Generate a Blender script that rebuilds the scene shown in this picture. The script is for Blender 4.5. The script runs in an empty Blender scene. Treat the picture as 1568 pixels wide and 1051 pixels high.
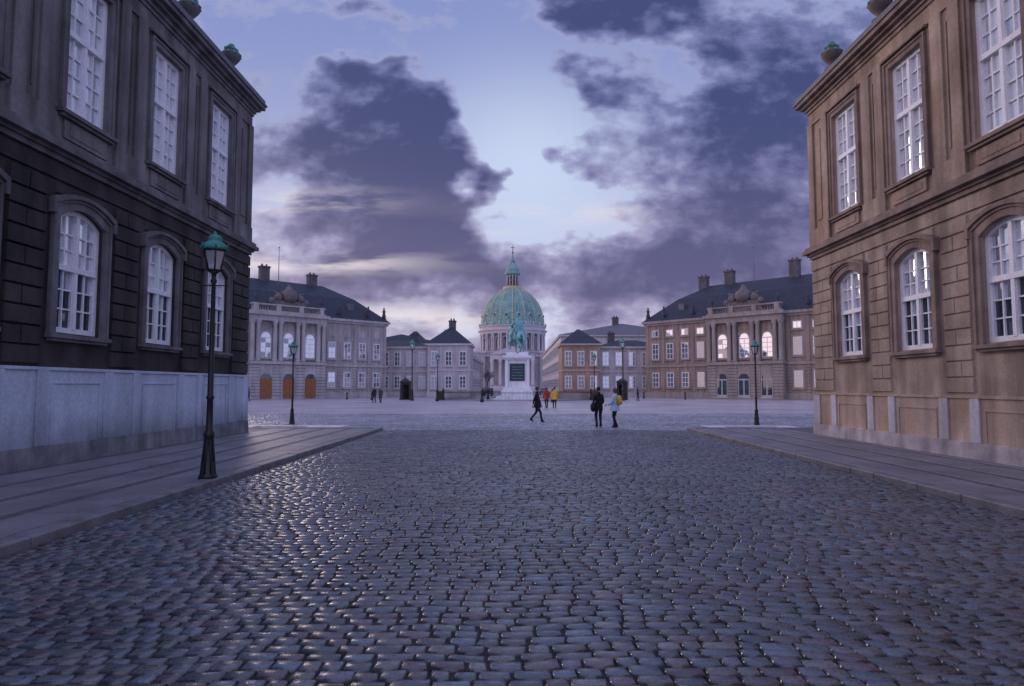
import bpy, bmesh, math, random
import numpy as np
from mathutils import Vector, Matrix
random.seed(7); np.random.seed(7)
scene = bpy.context.scene
scene.view_settings.view_transform = 'Standard'
scene.view_settings.look = 'None'
scene.view_settings.exposure = 0
COL = scene.collection
R = random.uniform

def lin(r, g, b):
    def f(c):
        c /= 255.0
        return c/12.92 if c <= 0.04045 else ((c+0.055)/1.055)**2.4
    return (f(r), f(g), f(b))

# ------------------------------------------------------------------ materials
def mat(name, col, rough=.8, var=.18, scale=2.0, bump=.0, bscale=25, metal=0, spec=.4,
        streak=0.0, col2=None, detail_var=.12, hstain=None):
    m = bpy.data.materials.new(name); m.use_nodes = True
    nt = m.node_tree; N = nt.nodes; L = nt.links
    b = N['Principled BSDF']
    b.inputs['Roughness'].default_value = rough
    b.inputs['Metallic'].default_value = metal
    b.inputs['Specular IOR Level'].default_value = spec
    tc = N.new('ShaderNodeTexCoord')
    n1 = N.new('ShaderNodeTexNoise'); n1.inputs['Scale'].default_value = scale; n1.inputs['Detail'].default_value = 4
    L.new(tc.outputs['Object'], n1.inputs['Vector'])
    r1 = N.new('ShaderNodeMapRange'); r1.inputs[1].default_value = .3; r1.inputs[2].default_value = .7
    L.new(n1.outputs[0], r1.inputs[0])
    mx = N.new('ShaderNodeMix'); mx.data_type = 'RGBA'
    c1 = tuple(c*(1-var) for c in col); c2 = col2 if col2 else tuple(min(1, c*(1+var)) for c in col)
    mx.inputs[6].default_value = (*c1, 1); mx.inputs[7].default_value = (*c2, 1)
    L.new(r1.outputs[0], mx.inputs[0])
    out = mx.outputs[2]
    n2 = N.new('ShaderNodeTexNoise'); n2.inputs['Scale'].default_value = scale*14; n2.inputs['Detail'].default_value = 3
    L.new(tc.outputs['Object'], n2.inputs['Vector'])
    r2 = N.new('ShaderNodeMapRange'); r2.inputs[1].default_value = .3; r2.inputs[2].default_value = .7
    r2.inputs[3].default_value = 1-detail_var; r2.inputs[4].default_value = 1+detail_var
    L.new(n2.outputs[0], r2.inputs[0])
    m2 = N.new('ShaderNodeVectorMath'); m2.operation = 'SCALE'
    L.new(out, m2.inputs[0]); L.new(r2.outputs[0], m2.inputs['Scale']); out = m2.outputs[0]
    if streak > 0:
        mp = N.new('ShaderNodeMapping'); mp.inputs['Scale'].default_value = (1.6, 1.6, .12)
        L.new(tc.outputs['Object'], mp.inputs[0])
        n3 = N.new('ShaderNodeTexNoise'); n3.inputs['Scale'].default_value = 1.4; n3.inputs['Detail'].default_value = 5
        L.new(mp.outputs[0], n3.inputs['Vector'])
        r3 = N.new('ShaderNodeMapRange'); r3.inputs[1].default_value = .35; r3.inputs[2].default_value = .62
        r3.inputs[3].default_value = 1-streak; r3.inputs[4].default_value = 1+streak*.3
        L.new(n3.outputs[0], r3.inputs[0])
        m3 = N.new('ShaderNodeVectorMath'); m3.operation = 'SCALE'
        L.new(out, m3.inputs[0]); L.new(r3.outputs[0], m3.inputs['Scale']); out = m3.outputs[0]
    if hstain:
        sp = N.new('ShaderNodeSeparateXYZ'); L.new(tc.outputs['Object'], sp.inputs[0])
        ad = N.new('ShaderNodeMath'); ad.operation = 'MULTIPLY_ADD'; ad.inputs[1].default_value = .9
        L.new(n1.outputs[0], ad.inputs[0]); L.new(sp.outputs[2], ad.inputs[2])
        r4 = N.new('ShaderNodeMapRange'); r4.inputs[1].default_value = hstain[0]+.45; r4.inputs[2].default_value = hstain[1]+.45
        r4.inputs[3].default_value = hstain[2]; r4.inputs[4].default_value = hstain[3]
        L.new(ad.outputs[0], r4.inputs[0])
        m4 = N.new('ShaderNodeVectorMath'); m4.operation = 'SCALE'
        L.new(out, m4.inputs[0]); L.new(r4.outputs[0], m4.inputs['Scale']); out = m4.outputs[0]
    L.new(out, b.inputs['Base Color'])
    if bump > 0:
        n5 = N.new('ShaderNodeTexNoise'); n5.inputs['Scale'].default_value = bscale; n5.inputs['Detail'].default_value = 4
        L.new(tc.outputs['Object'], n5.inputs['Vector'])
        bp = N.new('ShaderNodeBump'); bp.inputs['Strength'].default_value = bump; bp.inputs['Distance'].default_value = .02
        L.new(n5.outputs[0], bp.inputs['Height']); L.new(bp.outputs[0], b.inputs['Normal'])
    return m

def glass_mat(name, col, fac=.5, gl=.9):
    m = bpy.data.materials.new(name); m.use_nodes = True
    nt = m.node_tree; N = nt.nodes; L = nt.links
    for n in list(N):
        if n.type == 'BSDF_PRINCIPLED': N.remove(n)
    out = [n for n in N if n.type == 'OUTPUT_MATERIAL'][0]
    tc = N.new('ShaderNodeTexCoord')
    n1 = N.new('ShaderNodeTexNoise'); n1.inputs['Scale'].default_value = 1.7; n1.inputs['Detail'].default_value = 3
    L.new(tc.outputs['Object'], n1.inputs['Vector'])
    mx = N.new('ShaderNodeMix'); mx.data_type = 'RGBA'
    mx.inputs[6].default_value = (*[c*.75 for c in col], 1); mx.inputs[7].default_value = (*[min(1, c*1.2) for c in col], 1)
    L.new(n1.outputs[0], mx.inputs[0])
    d = N.new('ShaderNodeBsdfDiffuse'); L.new(mx.outputs[2], d.inputs[0])
    g = N.new('ShaderNodeBsdfGlossy'); g.inputs['Color'].default_value = (gl*.93, gl*.97, gl, 1); g.inputs['Roughness'].default_value = .03
    s = N.new('ShaderNodeMixShader'); s.inputs[0].default_value = fac
    L.new(d.outputs[0], s.inputs[1]); L.new(g.outputs[0], s.inputs[2]); L.new(s.outputs[0], out.inputs[0])
    return m

# ------------------------------------------------------------------ mesh builder
class MB:
    def __init__(s, T=None):
        s.v = []; s.f = []; s.m = []; s.sm = []; s.mats = []
        s.T = T or (lambda p: p)
    def mi(s, m):
        if m not in s.mats: s.mats.append(m)
        return s.mats.index(m)
    def add(s, vs, fs, m, smooth=False):
        o = len(s.v); s.v += [tuple(s.T(p)) for p in vs]; k = s.mi(m)
        for f in fs:
            s.f.append(tuple(i+o for i in f)); s.m.append(k); s.sm.append(smooth)
    BF = [(0, 1, 2, 3), (7, 6, 5, 4), (0, 4, 5, 1), (1, 5, 6, 2), (2, 6, 7, 3), (3, 7, 4, 0)]
    def box(s, a0, a1, b0, b1, c0, c1, m):
        s.add([(a0, b0, c0), (a1, b0, c0), (a1, b1, c0), (a0, b1, c0), (a0, b0, c1), (a1, b0, c1), (a1, b1, c1), (a0, b1, c1)], s.BF, m)
    def block(s, u0, u1, z0, z1, w0, w1, m, i=.03):
        s.add([(u0, w0, z0), (u1, w0, z0), (u1, w0, z1), (u0, w0, z1),
               (u0+i, w1, z0+i), (u1-i, w1, z0+i), (u1-i, w1, z1-i), (u0+i, w1, z1-i)], s.BF, m)
    def qp(s, p, w0, w1, m):
        s.add([(q[0], w0, q[1]) for q in p]+[(q[0], w1, q[1]) for q in p], s.BF, m)
    def lathe(s, cx, cy, prof, m, n=16, smooth=True, ang=0, cap=True):
        vs = []; fs = []
        for r, z in prof:
            for k in range(n):
                a = ang+2*math.pi*k/n; vs.append((cx+r*math.cos(a), cy+r*math.sin(a), z))
        for i in range(len(prof)-1):
            for k in range(n):
                k2 = (k+1) % n; fs.append((i*n+k, i*n+k2, (i+1)*n+k2, (i+1)*n+k))
        if cap:
            fs.append(tuple(range(n))[::-1]); fs.append(tuple((len(prof)-1)*n+k for k in range(n)))
        s.add(vs, fs, m, smooth)
    def tube(s, p0, p1, r0, r1, m, n=6, smooth=True):
        p0 = Vector(p0); p1 = Vector(p1); d = (p1-p0).normalized()
        a = d.orthogonal().normalized(); b = d.cross(a)
        vs = []
        for p, r in ((p0, r0), (p1, r1)):
            for k in range(n):
                t = 2*math.pi*k/n; vs.append(tuple(p+a*math.cos(t)*r+b*math.sin(t)*r))
        fs = [(k, (k+1) % n, n+(k+1) % n, n+k) for k in range(n)]+[tuple(range(n))[::-1], tuple(range(n, 2*n))]
        s.add(vs, fs, m, smooth)
    def sphere(s, c, r, m, n=10, sc=(1, 1, 1)):
        vs = []; fs = []; h = n//2+1
        for i in range(h+1):
            t = math.pi*i/h
            for k in range(n):
                a = 2*math.pi*k/n
                vs.append((c[0]+r*sc[0]*math.sin(t)*math.cos(a), c[1]+r*sc[1]*math.sin(t)*math.sin(a), c[2]+r*sc[2]*math.cos(t)))
        for i in range(h):
            for k in range(n):
                fs.append((i*n+k, i*n+(k+1) % n, (i+1)*n+(k+1) % n, (i+1)*n+k))
        s.add(vs, fs, m, True)
    def build(s, name, parent=None, bevel=0, loc=None, rot=None):
        me = bpy.data.meshes.new(name); me.from_pydata(s.v, [], s.f)
        for m in s.mats: me.materials.append(m)
        me.polygons.foreach_set('material_index', s.m)
        me.polygons.foreach_set('use_smooth', s.sm)
        bm = bmesh.new(); bm.from_mesh(me); bmesh.ops.recalc_face_normals(bm, faces=bm.faces); bm.to_mesh(me); bm.free()
        o = bpy.data.objects.new(name, me); COL.objects.link(o)
        if parent: o.parent = parent
        if loc: o.location = loc
        if rot: o.rotation_euler = rot
        if bevel:
            b = o.modifiers.new('bevel', 'BEVEL'); b.width = bevel; b.segments = 2; b.limit_method = 'ANGLE'
        return o

def empty(name, loc=(0, 0, 0), rz=0, sc=1):
    o = bpy.data.objects.new(name, None); COL.objects.link(o); o.location = loc; o.rotation_euler = (0, 0, rz); o.scale = (sc, sc, sc)
    return o

# ------------------------------------------------------------------ palette
GL_LIGHT = glass_mat('window_glass_curtain', (.74, .79, .88), .5)
GL_MID = glass_mat('window_glass', (.34, .4, .5), .6)
GL_FAR = glass_mat('far_window_glass', (.10, .13, .16), .3, .7)
GL_DARK = glass_mat('window_glass_dark', (.03, .045, .07), .2, .5)
WHITE = mat('white_paint', (.78, .81, .86), .5, .06)
IRON = mat('cast_iron', (.012, .014, .018), .45, .2, spec=.5)
COPPER = mat('verdigris_copper', (.05, .26, .23), .6, .3, 3, col2=(.10, .38, .33))
SLATE = mat('slate_roof', (.025, .032, .052), .6, .25, 1.5, bump=.3, bscale=8)
LEAD = mat('lead_grey', (.12, .125, .15), .6, .2)

# ------------------------------------------------------------------ near palaces
def near_palace(name, X, sg, corner, centres, H, mt):
    par = empty(name)
    T = lambda p: (X+sg*p[1], p[0], p[2])
    U0 = -6.0; U1 = corner; D = -13.0
    hw = .80; hw2 = .76
    wl, wu, pl, ba, tr = mt['low'], mt['up'], mt['plinth'], mt['base'], mt['trim']
    body = MB(T); trim = MB(T); win = MB(T); rust = MB(T)
    body.box(U0, U1-.4, D, -.42, 0, H['c0'], wu)
    body.box(U1-.4, U1, D, -.42, 0, H['c0'], wu)
    body.box(U0, U1+.10, D, .12, 0, H['b1'], ba)
    body.box(U0, U1+.06, D, .07, H['b1'], H['p'], pl)
    trim.box(U0, U1+.10, D, .11, H['p'], H['p']+.07, pl)
    spr = H['l1']-.28
    def storey(z0, z1, s0, s1, h, m, arch):
        body.box(U0, U1, -.42, 0, z0, s0, m)
        top = s1 if not arch else spr+.42
        body.box(U0, U1, -.42, 0, top, z1, m)
        prev = U0
        for c in centres:
            body.box(prev, c-h, -.42, 0, s0, top, m); prev = c+h
            if arch:
                n = 8
                for i in range(n):
                    a = -h+2*h*i/n; b = -h+2*h*(i+1)/n
                    za = spr+.28*(1-(a/h)**2); zb = spr+.28*(1-(b/h)**2)
                    body.qp([(c+a, za), (c+b, zb), (c+b, top), (c+a, top)], -.42, 0, m)
        body.box(prev, U1, -.42, 0, s0, top, m)
    centres = sorted(centres)
    storey(H['p']+.0, H['m0'], H['l0'], H['l1'], hw, wl, True)
    storey(H['m1'], H['c0'], H['u0'], H['u1'], hw2, wu, False)
    pr = [(.08, H['m0'], H['m0']+.12), (.15, H['m0']+.12, H['m0']+.2), (.28, H['m0']+.2, H['m0']+.34), (.20, H['m0']+.34, H['m1'])]
    for w, a, b in pr: trim.box(U0, U1+w, D, w, a, b, tr)
    trim.box(U0, U1+.05, D, .05, H['m0']-.42, H['m0']-.06, wl)
    c = H['c0']; d = H['c1']-H['c0']; ov = H['ov']
    trim.box(U0, U1+.05, D, .05, c-.62, c-.52, wu)
    for w, a, b in [(.12, -.12, 0), (.26, 0, .2), (.55, .2, .38), (.88, .38, .62), (1.0, .62, .74), (.86, .74, 1.0)]:
        w *= ov; trim.box(U0, U1+w, D, w, c+(a*d if a > 0 else a), c+b*d, tr if a < .6 else LEAD)
    rf = MB(T)
    rf.box(U0, U1+.0, -.55, -.15, H['c1'], H['c1']+.28, tr)
    rf.add([(U0, -.55, H['c1']+.05), (U1-.3, -.55, H['c1']+.05), (U1-5, -6.5, H['c1']+5), (U0, -6.5, H['c1']+5), (U1-.3, D, H['c1']+.05), (U0, D, H['c1']+.05)],
           [(0, 1, 2, 3), (1, 4, 2), (3, 2, 4, 5)], SLATE)
    urn = [(.0, 0), (.26, 0), (.26, .1), (.14, .14), (.1, .24), (.2, .36), (.32, .52), (.36, .66), (.3, .74), (.2, .78), (.24, .84), (.16, .95), (.08, 1.0), (.1, 1.06), (.0, 1.12)]
    for i in range(len(centres)):
        uu = (centres[i]+1.4 if i == len(centres)-1 else (centres[i]+centres[i+1])/2)
        if i < len(centres)-1 and uu < 5: continue
        rf.box(uu-.3, uu+.3, -.62, -.08, H['c1']+.002, H['c1']+.42, tr)
        um = MB(); um.lathe(0, 0, urn, mt['urn'], 14)
        for k in range(8):
            a = k*math.pi/4; um.tube((.36*math.cos(a), .36*math.sin(a), .62), (.2*math.cos(a), .2*math.sin(a), .82), .05, .03, COPPER, 5)
            um.sphere((.2*math.cos(a), .2*math.sin(a), .84+R(0, .05)), R(.06, .09), COPPER, 6)
        um.sphere((0, 0, 1.0), .12, COPPER, 8, (1, 1, .9))
        q = T((uu, -.35, H['c1']+.42)); um.build('roof_urn', par, loc=q)
    rf.build('roof', par)
    for i, cc in enumerate(centres):
        nxt = centres[i+1] if i+1 < len(centres) else None
        pa = cc+1.22; pb = (nxt-1.22) if nxt else U1+.02
        z = H['p']+.12; n = int(round((H['m0']-.48-z)/.40)); hh = (H['m0']-.48-z)/n
        for k in range(n):
            za = z+k*hh+.006; zb = z+(k+1)*hh-.006
            if k % 2 == 0: rust.block(pa, pb, za, zb, 0.001, H['rd']+R(-.004, .004), wl, .025)
            else:
                mid = (pa+pb)/2+R(-.1, .1)
                rust.block(pa, mid-.004, za, zb, .001, H['rd']+R(-.006, .004), wl, .02); rust.block(mid+.004, pb, za, zb, .001, H['rd'], wl, .02)
        rust.block(cc-.95, cc+.95, H['m0']-.44-.3, H['m0']-.46, .001, .04, wl)
        for (a, b) in ((cc-1.32, cc-1.0), (cc+1.0, cc+1.32)):
            trim.box(a, b, .07, .11, H['b1']+.003, H['p']-.003, mt['strip'])
        if not nxt: trim.box(U1-.42, U1+.02, .07, .11, H['b1']+.003, H['p']-.003, mt['strip'])
        zt = H['p']-.3; zb_ = H['b1']+.02
        for (a, b, c0, c1) in [(cc-.86, cc+.86, zt, zt+.05), (cc-.86, cc-.81, zb_, zt), (cc+.81, cc+.86, zb_, zt)]:
            trim.box(a, b, .07, .09, c0, c1, pl)
        eb = pb if nxt else U1+.03
        trim.box(pa-.06, pa+.34, .0, .06, H['m1']+.6, c-.62, wu)
        trim.box(eb-.40, eb+(.06 if nxt else 0), .0, .06, H['m1']+.6, c-.62, wu)
        trim.box(pa-.12, eb+(.12 if nxt else .02), .0, .09, H['m1']+.002, H['m1']+.6, wu)
        trim.box(pa+.5, eb-.56, .0, .03, H['m1']+.9, c-.95, wu)
        trim.box(cc-.78, cc+.78, .0, .05, H['m1']+.12, H['u0']-.24, wu)
        trim.box(cc-.60, cc+.60, .05, .065, H['m1']+.22, H['u0']-.34, wu)
        for (h, z0) in ((hw, H['l0']), (hw2, H['u0'])):
            trim.box(cc-h-.27, cc+h+.27, .0, .18, z0-.14, z0-.045, tr); trim.box(cc-h-.2, cc+h+.2, .0, .12, z0-.21, z0-.142, tr)
        def arch(h, zs, sp, ri, t0, t1, w0, w1, m, mbx, jamb=True):
            def off(t):
                P = [(-h-t, zs), (-h-t, sp)] if jamb else [(-h-t, sp)]
                for i2 in range(11):
                    a = -h+2*h*i2/10; P.append((a*(h+t)/h, sp+ri*(1-(a/h)**2)+t))
                P += [(h+t, sp), (h+t, zs)] if jamb else [(h+t, sp)]
                return P
            A = off(t0); B = off(t1)
            for i2 in range(len(A)-1):
                mbx.qp([(cc+A[i2][0], A[i2][1]), (cc+A[i2+1][0], A[i2+1][1]), (cc+B[i2+1][0], B[i2+1][1]), (cc+B[i2][0], B[i2][1])], w0, w1, m)
        arch(hw, H['l0']-.04, spr, .28, .0, .17, .0, .08, tr, trim)
        arch(hw, H['l0']-.04, spr, .28, .17, .24, .0, .115, tr, trim)
        arch(hw, spr, spr, .28, .24, .34, .0, .17, tr, trim, False)
        z0, z1, h = H['u0'], H['u1'], hw2
        for (t0, t1, w) in ((0, .14, .06), (.14, .21, .09)):
            trim.box(cc-h-t1, cc-h-t0, 0, w, z0-.04, z1+t1, tr); trim.box(cc+h+t0, cc+h+t1, 0, w, z0-.04, z1+t1, tr)
            trim.box(cc-h-t0, cc+h+t0, 0, w, z1+t0, z1+t1, tr)
        trim.box(cc-h-.30, cc+h+.30, 0, .13, z1+.27, z1+.34, tr)
        def window(h, z0, zsp, rise, zt, r_lo, r_hi, darklow):
            zt_ = lambda u: zsp+rise*(1-min(1, abs(u)/h)**2)
            fw = .10
            win.box(cc-h, cc-h+fw, -.20, -.08, z0, zsp, WHITE); win.box(cc+h-fw, cc+h, -.20, -.08, z0, zsp, WHITE)
            win.box(cc-h+fw, cc+h-fw, -.20, -.08, z0, z0+.13, WHITE)
            ns = 8 if rise > 0 else 1
            for k in range(ns):
                a = -h+2*h*k/ns; b = -h+2*h*(k+1)/ns
                win.qp([(cc+a, zt_(a)-.11), (cc+b, zt_(b)-.11), (cc+b, zt_(b)), (cc+a, zt_(a))], -.195, -.082, WHITE)
            win.box(cc-h+fw, cc+h-fw, -.21, -.05, zt-.065, zt+.065, WHITE)
            win.box(cc-.055, cc+.055, -.205, -.065, z0+.1, zt-.065, WHITE)
            win.box(cc-.055, cc+.055, -.205, -.065, zt+.065, zt_(0)-.10, WHITE)
            for sgn in (-1, 1):
                for (a, b) in ((.055, .09), (h-fw-.035, h-fw)):
                    aa, bb = sorted((sgn*a, sgn*b)); win.box(cc+aa, cc+bb, -.185, -.10, z0+.12, zsp-.02, WHITE)
                q = sgn*(h-fw+.05)/2
                win.box(cc+q-.02, cc+q+.02, -.18, -.115, z0+.12, zt-.06, WHITE)
                win.box(cc+q-.02, cc+q+.02, -.18, -.115, zt+.06, zt_(q)-.10, WHITE)
            rows = [z0+.12+(zt-.06-z0-.12)*k/r_lo for k in range(r_lo+1)]
            rows2 = [zt+.06+(zsp+rise*.4-.06-zt-.06)*k/r_hi for k in range(r_hi+1)]
            for rr in rows[1:-1]+rows2[1:-1]: win.box(cc-h+fw, cc+h-fw, -.178, -.12, rr-.018, rr+.018, WHITE)
            us = [-h+.04, -(h-fw+.05)/2, 0, (h-fw+.05)/2, h-.04]
            for (rw, low) in ((rows, True), (rows2, False)):
                for k in range(len(rw)-1):
                    for j in range(4):
                        a, b = us[j], us[j+1]; ya, yb = rw[k], rw[k+1]
                        if not low and k == len(rw)-2: yb = zsp+rise if j in (1, 2) else zsp+rise*.7
                        ta, tb = R(-.012, .012), R(-.012, .012)
                        g = GL_LIGHT
                        if darklow and low: g = GL_DARK if (k < r_lo-1 or random.random() < .5) else GL_MID
                        elif darklow: g = GL_MID if random.random() < .35 else GL_LIGHT
                        elif random.random() < .08: g = GL_MID
                        win.add([(cc+a, -.165+ta*-.4, ya), (cc+b, -.165+ta*.4, ya), (cc+b, -.165+ta*.4+tb*.6, yb), (cc+a, -.165-ta*.4+tb*.6, yb)], [(0, 1, 2, 3)], g)
            win.box(cc-h, cc+h, -.41, -.26, z0, zsp+rise, GL_DARK)
        window(hw, H['l0'], spr, .28, H['l0']+(H['l1']-H['l0'])*.52, 3, 3, H['darklow'])
        window(hw2, H['u0'], H['u1'], 0, H['u0']+(H['u1']-H['u0'])*.56, 4, 3, False)
    body.build('walls', par); trim.build('stone_trim', par, bevel=.01); rust.build('rusticated_blocks', par); win.build('windows', par)
    return par

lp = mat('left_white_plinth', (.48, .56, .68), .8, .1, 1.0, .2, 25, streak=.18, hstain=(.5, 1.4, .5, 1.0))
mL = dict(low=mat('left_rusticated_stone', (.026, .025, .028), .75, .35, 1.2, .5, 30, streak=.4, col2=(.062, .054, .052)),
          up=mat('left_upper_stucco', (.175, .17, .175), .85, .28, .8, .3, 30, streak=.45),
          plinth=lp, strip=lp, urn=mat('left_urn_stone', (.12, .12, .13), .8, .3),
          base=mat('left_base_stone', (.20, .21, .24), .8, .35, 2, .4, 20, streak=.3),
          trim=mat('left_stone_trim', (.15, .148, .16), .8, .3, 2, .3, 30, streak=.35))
mR = dict(low=mat('right_sandstone_low', (.34, .255, .20), .8, .25, 1.0, .4, 30, streak=.35, col2=(.45, .37, .30)),
          up=mat('right_sandstone_up', (.37, .27, .195), .85, .25, .8, .3, 30, streak=.35, col2=(.45, .36, .29)),
          plinth=mat('right_plinth', (.44, .31, .21), .8, .2, 1.0, .2, 25, streak=.25, col2=(.52, .43, .36), hstain=(.5, 1.2, 1.2, 1.0)),
          strip=mat('right_plinth_strip', (.56, .55, .58), .8, .1, 1.0, .2, 25, streak=.25), urn=mat('right_urn_stone', (.16, .13, .12), .8, .3),
          base=mat('right_base_stone', (.46, .43, .44), .8, .3, 2, .4, 20, streak=.3),
          trim=mat('right_stone_trim', (.26, .195, .165), .8, .25, 2, .3, 30, streak=.35))
HL = dict(b1=.55, p=2.2, l0=3.07, l1=6.0, m0=6.95, m1=7.42, u0=8.22, u1=11.65, c0=12.6, c1=13.25, darklow=True, ov=.42, rd=.07)
HR = dict(b1=.50, p=1.55, l0=2.86, l1=5.65, m0=6.5, m1=6.95, u0=7.68, u1=11.15, c0=12.1, c1=12.7, darklow=True, ov=.40, rd=.045)
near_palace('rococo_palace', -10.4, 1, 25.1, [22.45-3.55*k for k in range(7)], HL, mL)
near_palace('rococo_palace', 11.0, -1, 24.0, [21.4-3.45*k for k in range(7)], HR, mR)

# ------------------------------------------------------------------ far palaces
def far_palace(sg, wallc, trimc, door, chims, glass_top, g1):
    par = empty('columned_palace')
    P = Vector((sg*21.5, 108)); u = Vector((sg*.7071, -.7071)); n = Vector((-sg*.7071, -.7071))
    T = lambda p: (P.x+u.x*p[0]+n.x*p[1], P.y+u.y*p[0]+n.y*p[1], p[2])
    b = MB(T); t = MB(T); w = MB(T); r = MB(T)
    Z = 12.2; LN = 35
    b.box(0, LN, -14, 0, 0, Z, wallc)
    t.box(-.08, LN+.08, -14.05, .08, 0, .9, trimc)
    t.box(-.15, LN+.15, -14.1, .18, 4.9, 5.25, trimc)
    t.box(-.2, LN+.2, -14.2, .25, Z-.5, Z-.15, trimc); t.box(-.45, LN+.45, -14.4, .5, Z-.15, Z+.2, trimc)
    def win(uc, z0, z1, hw, w0=0, g=GL_MID, arch=0, rows=3):
        t.box(uc-hw-.2, uc+hw+.2, w0+.002, w0+.07, z0-.2, z1+arch+.22, trimc)
        w.box(uc-hw, uc+hw, w0+.07, w0+.09, z0, z1, WHITE)
        if arch:
            for k in range(6):
                a = -hw+2*hw*k/6; c = -hw+2*hw*(k+1)/6
                f = lambda x: z1+arch*math.sqrt(max(0, 1-(x/hw)**2))
                w.qp([(uc+a, z1), (uc+c, z1), (uc+c, f(c)+.001), (uc+a, f(a)+.001)], w0+.07, w0+.1, WHITE)
                w.qp([(uc+a*.85, z1+.05), (uc+c*.85, z1+.05), (uc+c*.85, z1+.05+(f(c)-z1)*.8), (uc+a*.85, z1+.05+(f(a)-z1)*.8)], w0+.1, w0+.12, g)
        hh = (z1-z0-.1)/rows
        for i in range(rows):
            for j in range(2):
                ua = uc-hw+.1+j*(hw-.05)
                w.box(ua, ua+hw-.15, w0+.09, w0+.11, z0+.08+i*hh, z0+i*hh+hh, g if random.random() < .75 else GL_FAR)
        t.box(uc-hw-.3, uc+hw+.3, w0+.07, w0+.22, z0-.3, z0-.18, trimc)
    for uc in [1.9, 4.6, 7.3, 10.0, 24.8, 27.5, 30.2, 32.9]:
        win(uc, 1.7, 4.0, .6, 0, g1, 0, 3)
        win(uc, 6.2, 8.7, .6, 0, g1, 0, 3)
        if glass_top: win(uc, 9.9, 10.9, .6, 0, glass_top, 0, 1)
        else: t.box(uc-.6, uc+.6, .003, .06, 9.6, 10.6, trimc)
    for uc in (.35, 3.25, 5.95, 8.65, 11.2, 23.5, 26.15, 28.85, 31.55, 34.6):
        for k in range(9): t.block(uc-.35, uc+.35, .95+k*.43, .95+k*.43+.4, .002, .08, wallc)
        t.box(uc-.28, uc+.28, .002, .1, 5.3, Z-.5, wallc)
    a0, a1 = 11.7, 23.1; W = 1.1
    b.box(a0, a1, 0, W, 0, 5.0, trimc); b.box(a0, a1, 0, W-.5, 5.0, Z-.4, wallc)
    t.box(a0-.15, a1+.15, 0, W+.3, 5.0, 5.4, trimc)
    t.box(a0-.1, a1+.1, 0, W+.25, 11.2, 12.0, trimc); t.box(a0-.4, a1+.4, 0, W+.65, 12.0, 12.45, trimc)
    t.box(a0+.0, a1-.0, .3, W+.1, 12.45, 12.7, trimc); t.box(a0, a1, .4, W, 13.45, 13.65, trimc)
    k = a0+.15
    while k < a1: t.lathe(k, .7, [(.05, 12.7), (.11, 12.9), (.05, 13.15), (.1, 13.45)], trimc, 6, cap=False); k += .38
    for uc in (12.35, 15.65, 19.15, 22.45):
        for d in (-.42, .42):
            t.lathe(uc+d, W-.1, [(.42, 5.4), (.42, 5.6), (.33, 5.75), (.33, 8), (.28, 10.5), (.3, 10.6), (.45, 11.1), (.45, 11.2)], trimc, 12)
        for q in range(10): t.block(uc-.75, uc+.75, .5+q*.44, .5+q*.44+.41, W+.002, W+.1, trimc)
        t.box(uc-.35, uc+.35, .3, 1.2, 12.7, 13.7, trimc)
        t.lathe(uc, .75, [(.3, 13.7), (.12, 13.9), (.3, 14.3), (.36, 14.6), (.2, 14.8), (.05, 15.1)], STAT, 10)
    for uc in (14.0, 17.4, 20.8):
        win(uc, 6.0, 8.8, .8, W-.5, GL_MID, .8, 4)
        w.box(uc-.85, uc+.85, W+.002, W+.06, 0.1, 2.9, door)
        for q in range(6):
            x0 = -.85+1.7*q/6; x1 = -.85+1.7*(q+1)/6; f = lambda x: 2.9+.75*math.sqrt(max(0, 1-(x/.85)**2))
            w.qp([(uc+x0, 2.9), (uc+x1, 2.9), (uc+x1, f(x1)+.001), (uc+x0, f(x0)+.001)], W+.002, W+.06, GL_DARK)
        if door is not WOOD:
            for q in (-.42, .42): w.box(uc+q-.3, uc+q+.3, W+.06, W+.09, .6, 2.7, GL_DARK)
        else:
            for q in (-.42, .42): w.box(uc+q-.3, uc+q+.3, W+.06, W+.09, .4, 1.3, door); w.box(uc+q-.3, uc+q+.3, W+.06, W+.09, 1.5, 2.7, door)
    r.add([(-.4, .45, Z+.2), (LN+.4, .45, Z+.2), (LN+.4, -14.4, Z+.2), (-.4, -14.4, Z+.2), (4.2, -3.2, Z+3.9), (LN-4.2, -3.2, Z+3.9), (LN-4.2, -10.8, Z+3.9), (4.2, -10.8, Z+3.9),
           (8, -7, Z+6.2), (LN-8, -7, Z+6.2)],
          [(0, 1, 5, 4), (1, 2, 6, 5), (2, 3, 7, 6), (3, 0, 4, 7), (4, 5, 9, 8), (5, 6, 9), (6, 7, 8, 9), (7, 4, 8)], SLATE)
    cu = 17.4
    t.qp([(cu-3.2, 12.7), (cu+3.2, 12.7), (cu+2.2, 14.3), (cu-2.2, 14.3)], .2, 1.0, CREST)
    t.lathe(cu, .6, [(.9, 14.2), (1.25, 14.8), (1.1, 15.6), (.5, 16.1), (.15, 16.7)], CREST, 10)
    for sx in (-1, 1):
        t.sphere((cu+sx*1.7, .7, 14.7), .65, CREST, 8); t.sphere((cu+sx*2.6, .7, 14.2), .5, CREST, 8); t.tube((cu+sx*1.2, .7, 15.2), (cu+sx*2.3, .7, 15.5), .25, .12, CREST)
    t.lathe(cu, -3, [(.09, Z+3), (.07, 18), (.035, 22.8)], LEAD, 6); t.sphere((cu, -3, 22.85), .12, LEAD, 6)
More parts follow.
